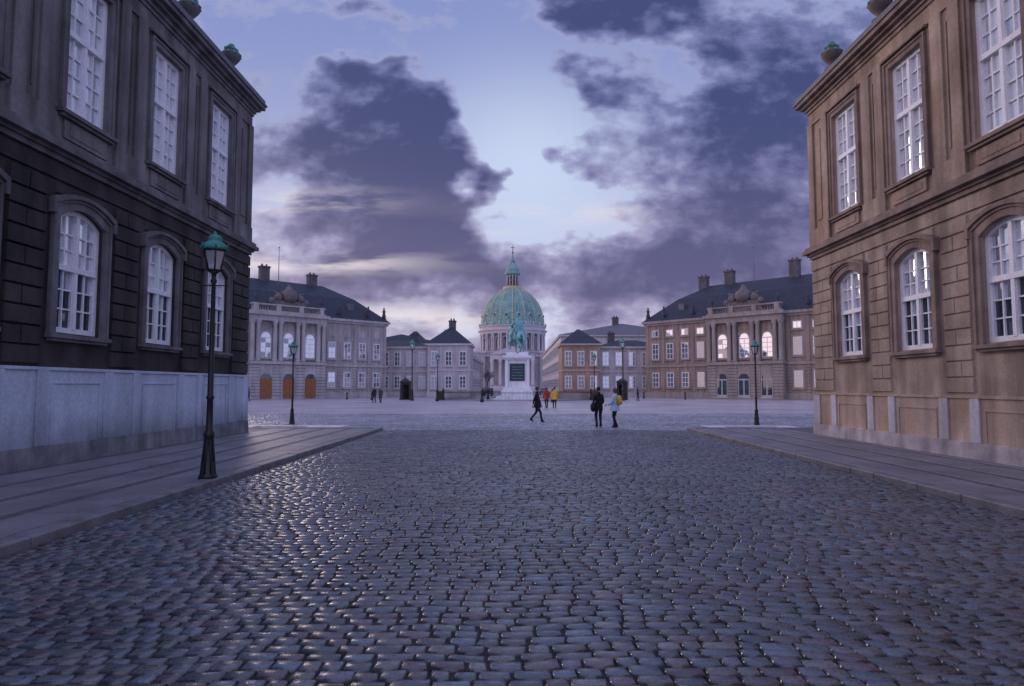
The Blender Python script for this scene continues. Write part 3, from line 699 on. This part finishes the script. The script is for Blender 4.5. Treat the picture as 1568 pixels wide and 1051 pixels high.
# ------------------------------------------------------------------ lamps
LGL = glass_mat('lantern_glass', (.5, .55, .62), .35)
def lamp(x, y, z, h):
    par = empty('street_lamp', (x, y, z), 0, h/4.8)
    b = MB()
    b.lathe(0, 0, [(.17, -.02), (.17, .06), (.14, .1), (.13, .3), (.10, .36), (.08, .75), (.10, .8), (.10, .86), (.065, .92), (.055, 1.5), (.078, 1.54), (.055, 1.6), (.045, 3.0), (.038, 3.75), (.065, 3.8), (.04, 3.86), (.045, 3.95), (.12, 4.0)], IRON, 12)
    for k in range(8):
        a = k*math.pi/4; b.tube((.135*math.cos(a), .135*math.sin(a), .08), (.085*math.cos(a), .085*math.sin(a), .74), .018, .013, IRON, 5)
    b.tube((-.26, 0, 3.72), (.26, 0, 3.72), .012, .012, IRON); b.sphere((-.26, 0, 3.72), .022, IRON, 6); b.sphere((.26, 0, 3.72), .022, IRON, 6)
    b.build('post', par)
    l = MB(); l.lathe(0, 0, [(.12, 4.02), (.205, 4.40)], LGL, 6, False); l.lathe(0, 0, [(.03, 4.03), (.05, 4.2), (.02, 4.3)], WHITE, 8)
    for k in range(6):
        a = k*math.pi/3; a2 = a+math.pi/3
        l.tube((.123*math.cos(a), .123*math.sin(a), 4.0), (.212*math.cos(a), .212*math.sin(a), 4.41), .016, .016, IRON, 5)
        for r, zz in ((.128, 4.02), (.212, 4.40)): l.tube((r*math.cos(a), r*math.sin(a), zz), (r*math.cos(a2), r*math.sin(a2), zz), .016, .016, IRON, 5)
    l.build('lantern', par)
    c = MB(); c.lathe(0, 0, [(.235, 4.41), (.26, 4.43), (.25, 4.46), (.235, 4.50), (.19, 4.55), (.14, 4.58), (.12, 4.60), (.135, 4.63), (.125, 4.68), (.09, 4.71), (.03, 4.73), (.035, 4.77), (.0, 4.80)], COPPER, 14)
    for k in range(6):
        a = k*math.pi/3; c.tube((.245*math.cos(a), .245*math.sin(a), 4.44), (.27*math.cos(a), .27*math.sin(a), 4.54), .024, .006, COPPER, 5)
    c.build('copper_cap', par)
lamp(-5.80, 12.4, .118, 4.72)
lamp(-10.9, 31.9, -.01, 4.1); lamp(11.3, 30.9, -.01, 4.05)
lamp(-13.5, 85, -.02, 8.0); lamp(13.9, 85, -.02, 8.2)
lamp(-12.1, 101, -.02, 7.0); lamp(12.1, 101, -.02, 7.0)

def bollard(x, y):
    m = MB(); m.lathe(0, 0, [(.16, -.02), (.16, .15), (.11, .2), (.09, .8), (.13, .85), (.1, .95), (.03, 1.02)], IRON, 10); m.build('iron_bollard', loc=(x, y, 0))
for (x, y) in ((-24, 93), (24, 93), (-19.5, 88.5), (19.5, 100)): bollard(x, y)

DK = mat('guard_booth_paint', (.02, .018, .022), .5)
def booth(x, y, rz):
    m = MB()
    m.box(-.75, .75, -.6, .6, -.02, .12, DK); m.box(-.68, -.6, -.55, .55, .12, 2.35, DK); m.box(.6, .68, -.55, .55, .12, 2.35, DK); m.box(-.6, .6, .47, .55, .12, 2.35, DK)
    m.box(-.6, -.38, -.55, -.48, .12, 2.35, DK); m.box(.38, .6, -.55, -.48, .12, 2.35, DK); m.box(-.38, .38, -.55, -.48, 2.05, 2.35, DK)
    m.box(-.76, .76, -.63, .63, 2.35, 2.45, DK)
    m.add([(-.76, -.63, 2.45), (.76, -.63, 2.45), (.76, .63, 2.45), (-.76, .63, 2.45), (0, 0, 3.0)], [(0, 1, 4), (1, 2, 4), (2, 3, 4), (3, 0, 4), (0, 3, 2, 1)], DK)
    m.sphere((0, 0, 3.05), .08, DK, 8)
    m.build('guard_booth', loc=(x, y, 0), rot=(0, 0, rz))
booth(-15.2, 90, .3); booth(14.6, 90, -.3)

def car(x, y, rz, c):
    par = empty('parked_car', (x, y, 0), rz); m = MB(lambda p: (p[1]*1.0, p[0], p[2]))
    pr = [(-2.1, .35), (2.1, .35), (2.15, .75), (1.9, .9), (1.05, 1.0), (.45, 1.42), (-.9, 1.45), (-1.7, 1.02), (-2.1, .95)]
    n = len(pr); m.add([(q[0], -.85, q[1]) for q in pr]+[(q[0], .85, q[1]) for q in pr], [tuple(range(n))[::-1], tuple(range(n, 2*n))]+[(i, (i+1) % n, n+(i+1) % n, n+i) for i in range(n)], c)
    for s in (-.855, .855):
        m.qp([(-1.4, 1.02), (.85, 1.02), (.4, 1.36), (-.85, 1.38)], s-.004, s+.004, GL_DARK)
    m.qp([(1.04, 1.02), (1.06, 1.03), (.5, 1.41), (.48, 1.39)], -.7, .7, GL_DARK); m.qp([(-1.64, 1.06), (-1.66, 1.07), (-.98, 1.43), (-.96, 1.41)], -.7, .7, GL_DARK)
    m.build('car_body', par, bevel=.05)
    w = MB()
    for yy in (-1.3, 1.35):
        for s in (-1, 1): w.tube((s*.68, yy, .32), (s*.9, yy, .32), .33, .33, IRON, 16); w.tube((s*.9, yy, .32), (s*.91, yy, .32), .18, .16, LEAD, 10)
    for s in (-.6, .6): w.box(s-.16, s+.16, -2.14, -2.09, .7, .85, RED)
    w.build('wheels_and_lamps', par)
car(-5.6, 128, 0, GREYC); car(-5.6, 135, 0, BLK); car(6.0, 140, 0, mat('silver_paint', (.3, .3, .32), .3, metal=.5))

def tree(x, y, h):
    m = MB(); BK = mat('bark', (.06, .055, .065), .9)
    def br(p, d, L, r, k):
        q = p+d*L; m.tube(p, q, r, r*.65, BK, 4)
        if k == 0: return
        for _ in range(3 if k > 1 else 4):
            nd = (d+Vector((R(-.7, .7), R(-.7, .7), R(-.15, .5)))).normalized(); br(p+d*L*R(.6, 1), nd, L*R(.6, .85), r*.6, k-1)
    br(Vector((0, 0, -.02)), Vector((R(-.05, .05), 0, 1)).normalized(), h*.3, h*.018, 5)
    m.build('bare_tree', loc=(x, y, 0))
tree(-9.5, 215, 9); tree(-10.5, 240, 10)

# ------------------------------------------------------------------ ground, setts, pavements
g = MB(); g.add([(-900, -200, -.02), (900, -200, -.02), (900, 1500, -.02), (-900, 1500, -.02)], [(0, 1, 2, 3)],
                mat('square_paving', (.34, .32, .375), .38, .22, .22, bump=.5, bscale=7, spec=.6, col2=(.48, .45, .50), detail_var=.25)); g.build('ground')
# dark jointing bed below the setts, 4 mm above the ground sheet
mb = MB(); JB = mat('sett_joint_bed', (.035, .034, .038), .9, .3, 8)
mb.add([(-5.57, 1.3, -.016), (7.14, 1.3, -.016), (7.14, 27.6, -.016), (-5.57, 27.6, -.016)], [(0, 1, 2, 3)], JB)
mb.add([(-20, 27.61, -.016), (20, 27.61, -.016), (20, 44, -.016), (-20, 44, -.016)], [(0, 1, 2, 3)], mat('square_joint_bed', (.12, .115, .13), .9, .3, 8))
mb.build('sett_joint_sand')

def sett_mat(name, lo, hi):
    m = bpy.data.materials.new(name); m.use_nodes = True; nt = m.node_tree; N = nt.nodes; L = nt.links; b = N['Principled BSDF']
    at = N.new('ShaderNodeAttribute'); at.attribute_name = 'tone'
    tc = N.new('ShaderNodeTexCoord')
    n1 = N.new('ShaderNodeTexNoise'); n1.inputs['Scale'].default_value = 45; n1.inputs['Detail'].default_value = 4; L.new(tc.outputs['Object'], n1.inputs[0])
    r1 = N.new('ShaderNodeMapRange'); r1.inputs[1].default_value = .3; r1.inputs[2].default_value = .7; r1.inputs[3].default_value = .65; r1.inputs[4].default_value = 1.35; L.new(n1.outputs[0], r1.inputs[0])
    n2 = N.new('ShaderNodeTexNoise'); n2.inputs['Scale'].default_value = .3; n2.inputs['Detail'].default_value = 3; L.new(tc.outputs['Object'], n2.inputs[0])
    r2 = N.new('ShaderNodeMapRange'); r2.inputs[1].default_value = .3; r2.inputs[2].default_value = .7; r2.inputs[3].default_value = .65; r2.inputs[4].default_value = 1.3; L.new(n2.outputs[0], r2.inputs[0])
    mu = N.new('ShaderNodeMath'); mu.operation = 'MULTIPLY'; L.new(r1.outputs[0], mu.inputs[0]); L.new(r2.outputs[0], mu.inputs[1])
    vm = N.new('ShaderNodeVectorMath'); vm.operation = 'SCALE'; L.new(at.outputs['Color'], vm.inputs[0]); L.new(mu.outputs[0], vm.inputs['Scale']); L.new(vm.outputs[0], b.inputs['Base Color'])
    r3 = N.new('ShaderNodeMapRange'); r3.inputs[3].default_value = lo; r3.inputs[4].default_value = hi; L.new(n1.outputs[0], r3.inputs[0]); L.new(r3.outputs[0], b.inputs['Roughness'])
    b.inputs['Specular IOR Level'].default_value = .95
    bp = N.new('ShaderNodeBump'); bp.inputs['Strength'].default_value = .3; bp.inputs['Distance'].default_value = .007; L.new(n1.outputs[0], bp.inputs['Height']); L.new(bp.outputs[0], b.inputs['Normal'])
    return m
SM = sett_mat('granite_setts', .15, .42)
def setts(name, x0, x1, y0, y1, pitch=.14, tone=1.0):
    X0 = []; X1 = []; Y = []; W = []
    y = y0; rng = np.random.RandomState(3)
    while y < y1:
        p = pitch*rng.uniform(.86, 1.14); n = int((x1-x0)/.13)+5
        w = rng.uniform(.14, .28, n); e = np.concatenate([[0], np.cumsum(w)])+x0-rng.uniform(0, .2)
        a = e[:-1]; b = e[1:]; k = (a < x1-.04) & (b > x0+.04); a = np.maximum(a[k], x0); b = np.minimum(b[k], x1); k = (b-a) > .05; a = a[k]; b = b[k]
        X0.append(a); X1.append(b); Y.append(np.full(len(a), y)); W.append(np.full(len(a), p)); y += p
    X0 = np.concatenate(X0); X1 = np.concatenate(X1); Y = np.concatenate(Y); W = np.concatenate(W); n = len(X0)
    gap = rng.uniform(.002, .008, n); a = X0+gap; b = X1-gap; c = Y+gap+rng.uniform(-.004, .006, n); d = Y+W-gap-rng.uniform(-.004, .008, n)
    cx = (a+b)/2
    def wob(x, y): return .05*np.sin(x*.9+y*.15)+.025*np.sin(x*2.1-y*.3)+.012*np.sin(x*5.3+y)
    ins = .013; P = np.zeros((n, 13, 3))
    def ringp(i): return [(a+i, c+i), (b-i, c+i), (b-i, d-i), (a+i, d-i)]
    hz = rng.normal(0, .0035, n); tx = rng.normal(0, .024, n); ty = rng.normal(0, .036, n); cy = (c+d)/2
    big = .014+.008*np.sin(cx*.8+1)*np.sin(cy*.5)+.005*np.sin(cx*1.9+cy*1.1)
    j0 = [(rng.normal(0, .006, n), rng.normal(0, .005, n)) for _ in range(4)]
    for i, (x, yv) in enumerate(ringp(0)):
        P[:, i, 0] = x+j0[i][0]; P[:, i, 1] = yv+j0[i][1]; P[:, i, 2] = -.03
    for i, (x, yv) in enumerate(ringp(.004)):
        P[:, 4+i, 0] = x+j0[i][0]; P[:, 4+i, 1] = yv+j0[i][1]; P[:, 4+i, 2] = -.010+hz
    for i, (x, yv) in enumerate(ringp(.004+ins)):
        xx = x+j0[i][0]; yy = yv+j0[i][1]
        P[:, 8+i, 0] = xx; P[:, 8+i, 1] = yy; P[:, 8+i, 2] = hz+tx*(xx-cx)+ty*(yy-cy)
    P[:, 12, 0] = cx; P[:, 12, 1] = cy; P[:, 12, 2] = hz+.003
    P[:, :, 2] += np.where(np.arange(13)[None, :] >= 4, big[:, None]*.5, 0)
    P[:, :, 1] += wob(P[:, :, 0], P[:, :, 1])
    base = (np.arange(n)*13)[:, None]
    q4 = lambda o: [[o, o+1, o+5, o+4], [o+1, o+2, o+6, o+5], [o+2, o+3, o+7, o+6], [o+3, o, o+4, o+7]]
    quads = np.array(q4(0)+q4(4)); tris = np.array([[8, 9, 12], [9, 10, 12], [10, 11, 12], [11, 8, 12]])
    Q = (base[:, :, None]+quads[None]).reshape(-1, 4); Tt = (base[:, :, None]+tris[None]).reshape(-1, 3)
    me = bpy.data.meshes.new(name); me.vertices.add(n*13); me.vertices.foreach_set('co', P.reshape(-1))
    me.loops.add(Q.size+Tt.size); me.loops.foreach_set('vertex_index', np.concatenate([Q.reshape(-1), Tt.reshape(-1)]).astype(np.int32))
    me.polygons.add(len(Q)+len(Tt)); me.polygons.foreach_set('loop_start', np.concatenate([np.arange(len(Q))*4, Q.size+np.arange(len(Tt))*3]).astype(np.int32))
    me.polygons.foreach_set('use_smooth', np.ones(len(Q)+len(Tt), dtype=bool))
    me.update(calc_edges=True); me.validate()
    cols = np.array([[.12, .14, .17], [.16, .155, .17], [.10, .13, .16], [.19, .19, .20], [.14, .18, .23], [.15, .115, .14], [.13, .135, .18]])
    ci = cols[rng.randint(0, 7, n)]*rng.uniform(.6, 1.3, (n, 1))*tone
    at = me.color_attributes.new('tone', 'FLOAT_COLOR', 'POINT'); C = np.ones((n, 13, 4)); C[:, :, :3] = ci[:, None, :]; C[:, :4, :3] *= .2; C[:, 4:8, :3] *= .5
    at.data.foreach_set('color', C.reshape(-1).astype(np.float32))
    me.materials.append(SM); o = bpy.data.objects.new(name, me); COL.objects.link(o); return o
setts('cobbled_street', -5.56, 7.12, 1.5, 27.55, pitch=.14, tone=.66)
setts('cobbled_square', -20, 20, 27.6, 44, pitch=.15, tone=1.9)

PAV = mat('pavement_slabs', (.17, .16, .19), .5, .22, .8, .3, 30, col2=(.235, .22, .25), spec=.5)
KRB = mat('granite_kerb', (.17, .165, .185), .5, .3, 3, .4, 30)
COB = mat('pavement_small_setts', (.10, .095, .115), .6, .3, 6, .9, 18)
def pavement(xa, xb, sg):
    m = MB(); bed = MB()
    kin = xa+sg*.3
    lo, hi = min(kin, xb), max(kin, xb)
    bed.box(lo if sg > 0 else lo-20, hi+20 if sg > 0 else hi, 24.3, 27.29, -.03, .103, COB); bed.box(lo, hi, -6, 24.3, -.03, .103, COB)
    w = abs(xb-kin); rows = [(0.02, .8), (1.02, 1.85), (2.07, 2.95), (3.15, min(w-.05, 4.1))]
    for (r0, r1) in rows:
        if r1 > w: continue
        y = -6+R(0, 1)
        while y < 27:
            L = R(.9, 1.4); a, b = sorted((kin+sg*r0, kin+sg*r1)); m.box(a+.006, b-.006, y+.008, min(y+L, 27)-.008, .05, .116+R(-.003, .003), PAV); y += L
    k = MB(); y = -6
    while y < 27.2:
        L = R(.9, 1.5); ye = min(y+L, 27.3)
        j = R(-.006, .006); a, b = sorted((xa+j, kin-sg*.002)); k.box(a, b, y+.004, ye-.004, -.04, .122+R(-.004, .004), KRB); y += L
    x = xa+sg*.3
    for i in range(14):
        a, b = sorted((x, x+sg*1.2)); k.box(a+.005, b-.005, 27.302, 27.6, -.04, .125, KRB); x += sg*1.2
    a, b = sorted((xa, kin)); k.box(a, b-.003, 27.302, 27.6, -.04, .125, KRB)
    par = empty('pavement'); bed.build('sett_bed', par); m.build('granite_slabs', par, bevel=.008); k.build('kerb_stones', par, bevel=.02)
pavement(-5.58, -10.4, -1); pavement(7.15, 11.0, 1)

STP = mat('pale_stone_slab', (.6, .58, .62), .5, .15, 1.5, .2, 20)
st = MB()
for (xa, xb, ya, yb) in ((-12.6, -8.2, 28.4, 30.6), (8.6, 12.6, 28.4, 30.6)):
    x = xa
    while x < xb-.1:
        for k in range(3):
            if k == 1 and xa+.7 < x < xb-1.2: continue
            st.box(x+.01, x+.79, ya+.01+k*.75, ya+.74+k*.75, -.02, .03+R(-.002, .002), STP)
        x += .8
st.build('pale_paving_slabs')

# ------------------------------------------------------------------ world
w = bpy.data.worlds.new('World'); scene.world = w; w.use_nodes = True
w.cycles.sampling_method = 'MANUAL'; w.cycles.sample_map_resolution = 256
nt = w.node_tree; N = nt.nodes; L = nt.links
for n in list(N): N.remove(n)
out = N.new('ShaderNodeOutputWorld')
def setin(n, i, v):
    if v is None: return
    if isinstance(v, (int, float)): n.inputs[i].default_value = v
    else: L.new(v, n.inputs[i])
def Mx(op, a, b=None, c=None, clamp=False):
    n = N.new('ShaderNodeMath'); n.operation = op; n.use_clamp = clamp; setin(n, 0, a); setin(n, 1, b); setin(n, 2, c); return n.outputs[0]
def SS(v, a, b, lo=0., hi=1.):
    n = N.new('ShaderNodeMapRange'); n.interpolation_type = 'SMOOTHSTEP'; setin(n, 0, v); n.inputs[1].default_value = a; n.inputs[2].default_value = b; n.inputs[3].default_value = lo; n.inputs[4].default_value = hi; return n.outputs[0]
def mixc(f, a, b):
    n = N.new('ShaderNodeMix'); n.data_type = 'RGBA'; setin(n, 0, f)
    for i, c in ((6, a), (7, b)):
        if isinstance(c, tuple): n.inputs[i].default_value = (*c, 1)
        else: L.new(c, n.inputs[i])
    return n.outputs[2]
tc = N.new('ShaderNodeTexCoord'); sp = N.new('ShaderNodeSeparateXYZ'); L.new(tc.outputs['Generated'], sp.inputs[0])
x, y, z = sp.outputs
yy = Mx('MAXIMUM', Mx('ABSOLUTE', y), .25); S = Mx('DIVIDE', x, yy); Tt = Mx('DIVIDE', z, yy)
def comb(a, b, c=0.):
    n = N.new('ShaderNodeCombineXYZ'); setin(n, 0, a); setin(n, 1, b); setin(n, 2, c); return n.outputs[0]
def noise(vec, sc, det, rough=.55):
    n = N.new('ShaderNodeTexNoise'); n.noise_dimensions = '2D'; L.new(vec, n.inputs['Vector']); n.inputs['Scale'].default_value = sc; n.inputs['Detail'].default_value = det; n.inputs['Roughness'].default_value = rough; return n
P = comb(S, Mx('MULTIPLY', Tt, 1.6))
wn = noise(P, 7, 3, .6); ws = N.new('ShaderNodeSeparateColor'); L.new(wn.outputs[1], ws.inputs[0])
s1 = Mx('MULTIPLY_ADD', Mx('SUBTRACT', ws.outputs[0], .5), .19, S); t1 = Mx('MULTIPLY_ADD', Mx('SUBTRACT', ws.outputs[1], .5), .13, Tt)
def VM(op, a, b):
    n = N.new('ShaderNodeVectorMath'); n.operation = op
    for i, v in enumerate((a, b)):
        if isinstance(v, tuple): n.inputs[i].default_value = v
        else: L.new(v, n.inputs[i])
    return n
PW_ = comb(s1, t1); PU_ = comb(S, Tt)
def blob(cs, ct, rs, rt, amp, P=None):
    v = VM('MULTIPLY', VM('SUBTRACT', P or PW_, (cs, ct, 0)).outputs[0], (1/rs, 1/rt, 0)).outputs[0]
    q = VM('DOT_PRODUCT', v, v).outputs['Value']
    return Mx('MULTIPLY', Mx('POWER', .3679, q), amp)
def total(bl, **k):
    acc = None
    for q in bl:
        v = blob(*q, **k); acc = v if acc is None else Mx('ADD', acc, v)
    return acc
dark = total([(-.25, .367, .15, .06, .95), (-.118, .31, .085, .10, 1.1), (-.20, .26, .14, .06, .65), (-.225, .497, .08, .035, .8), (-.154, .445, .065, .045, .7),
              (.17, .61, .16, .055, 1.0), (.36, .36, .17, .13, .62), (.133, .456, .045, .06, .6), (.43, .50, .12, .12, .55),
              (-.154, .196, .15, .05, .6), (.195, .165, .26, .05, .65), (-.318, .150, .12, .03, .35), (.37, .22, .18, .06, .4),
              (.005, .352, .07, .13, -1.0), (-.03, .55, .11, .09, -.7), (-.35, .57, .12, .07, -.4), (.09, .29, .12, .03, -.5), (-.37, .3, .06, .03, -.6), (.25, .47, .05, .04, -.3)])
fb = noise(P, 10, 7, .6).outputs[0]; fb2 = ws.outputs[2]
dens = Mx('ADD', Mx('ADD', dark, .40), Mx('ADD', Mx('MULTIPLY', Mx('SUBTRACT', fb, .5), 1.55), Mx('MULTIPLY', Mx('SUBTRACT', fb2, .5), .9)))
clear = mixc(SS(Tt, .05, .62), lin(204, 208, 234), lin(136, 149, 204))
clear = mixc(blob(.02, .33, .17, .15, .9, PU_), clear, lin(203, 218, 246))
st2 = noise(comb(S, Mx('MULTIPLY', Tt, 6.)), 5, 4).outputs[0]
lightc = mixc(SS(Tt, .1, .5), lin(168, 162, 196), lin(156, 164, 206))
midc = mixc(SS(Tt, .1, .5), lin(130, 124, 164), lin(120, 126, 174))
darkc = mixc(SS(Tt, .1, .45), lin(98, 94, 134), lin(70, 78, 124))
colr = mixc(SS(dens, .18, .50), clear, lightc)
colr = mixc(SS(dens, .42, .78), colr, midc)
colr = mixc(SS(dens, .65, 1.2), colr, darkc)
warm = total([(-.318, .19, .16, .016, .95), (-.2, .105, .22, .02, .9), (.18, .10, .2, .02, .35), (-.33, .285, .12, .02, .65), (.1, .27, .12, .018, .5), (-.05, .235, .08, .012, .3)], P=PU_)
wf = Mx('MULTIPLY', warm, SS(st2, .38, .62), clamp=True)
colr = mixc(wf, colr, lin(232, 222, 230))
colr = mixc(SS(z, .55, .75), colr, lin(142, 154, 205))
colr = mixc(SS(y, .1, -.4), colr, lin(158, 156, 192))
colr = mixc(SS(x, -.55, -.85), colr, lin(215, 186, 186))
colr = mixc(SS(z, .0, -.05), colr, lin(90, 88, 110))
gain = Mx('ADD', Mx('ADD', SS(y, .1, -.3, .97, 1.75), SS(z, .56, .8, 0., .35)), SS(x, -.5, -.9, 0., .9))  # added brightness in unseen sky overhead, behind and left, to light the facades
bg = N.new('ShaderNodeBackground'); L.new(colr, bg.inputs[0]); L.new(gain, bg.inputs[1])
sky = N.new('ShaderNodeTexSky'); sky.sky_type = 'NISHITA'; sky.sun_disc = False; sky.sun_elevation = math.radians(12); sky.sun_rotation = math.radians(-28)
bg2 = N.new('ShaderNodeBackground'); L.new(sky.outputs[0], bg2.inputs[0]); bg2.inputs[1].default_value = .002
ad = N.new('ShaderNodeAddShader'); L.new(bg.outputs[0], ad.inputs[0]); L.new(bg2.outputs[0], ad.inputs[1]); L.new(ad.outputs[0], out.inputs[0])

sl = bpy.data.lights.new('low_sun', 'SUN'); sl.energy = .8; sl.angle = math.radians(14); sl.color = (1, .80, .74)
so = bpy.data.objects.new('low_sun', sl); COL.objects.link(so)
az = math.radians(-28); el = math.radians(12); sd = Vector((math.sin(az)*math.cos(el), math.cos(az)*math.cos(el), math.sin(el)))
so.rotation_euler = sd.to_track_quat('Z', 'Y').to_euler(); so.location = (-30, 60, 40)

# ------------------------------------------------------------------ camera
cam = bpy.data.cameras.new('camera'); cam.lens = 22.96; cam.sensor_width = 36; cam.clip_end = 5000; cam.clip_start = .1
co = bpy.data.objects.new('camera', cam); COL.objects.link(co); co.location = (0, 0, 1.85)
co.rotation_euler = (math.radians(90+3.78), 0, math.radians(.34)); scene.camera = co
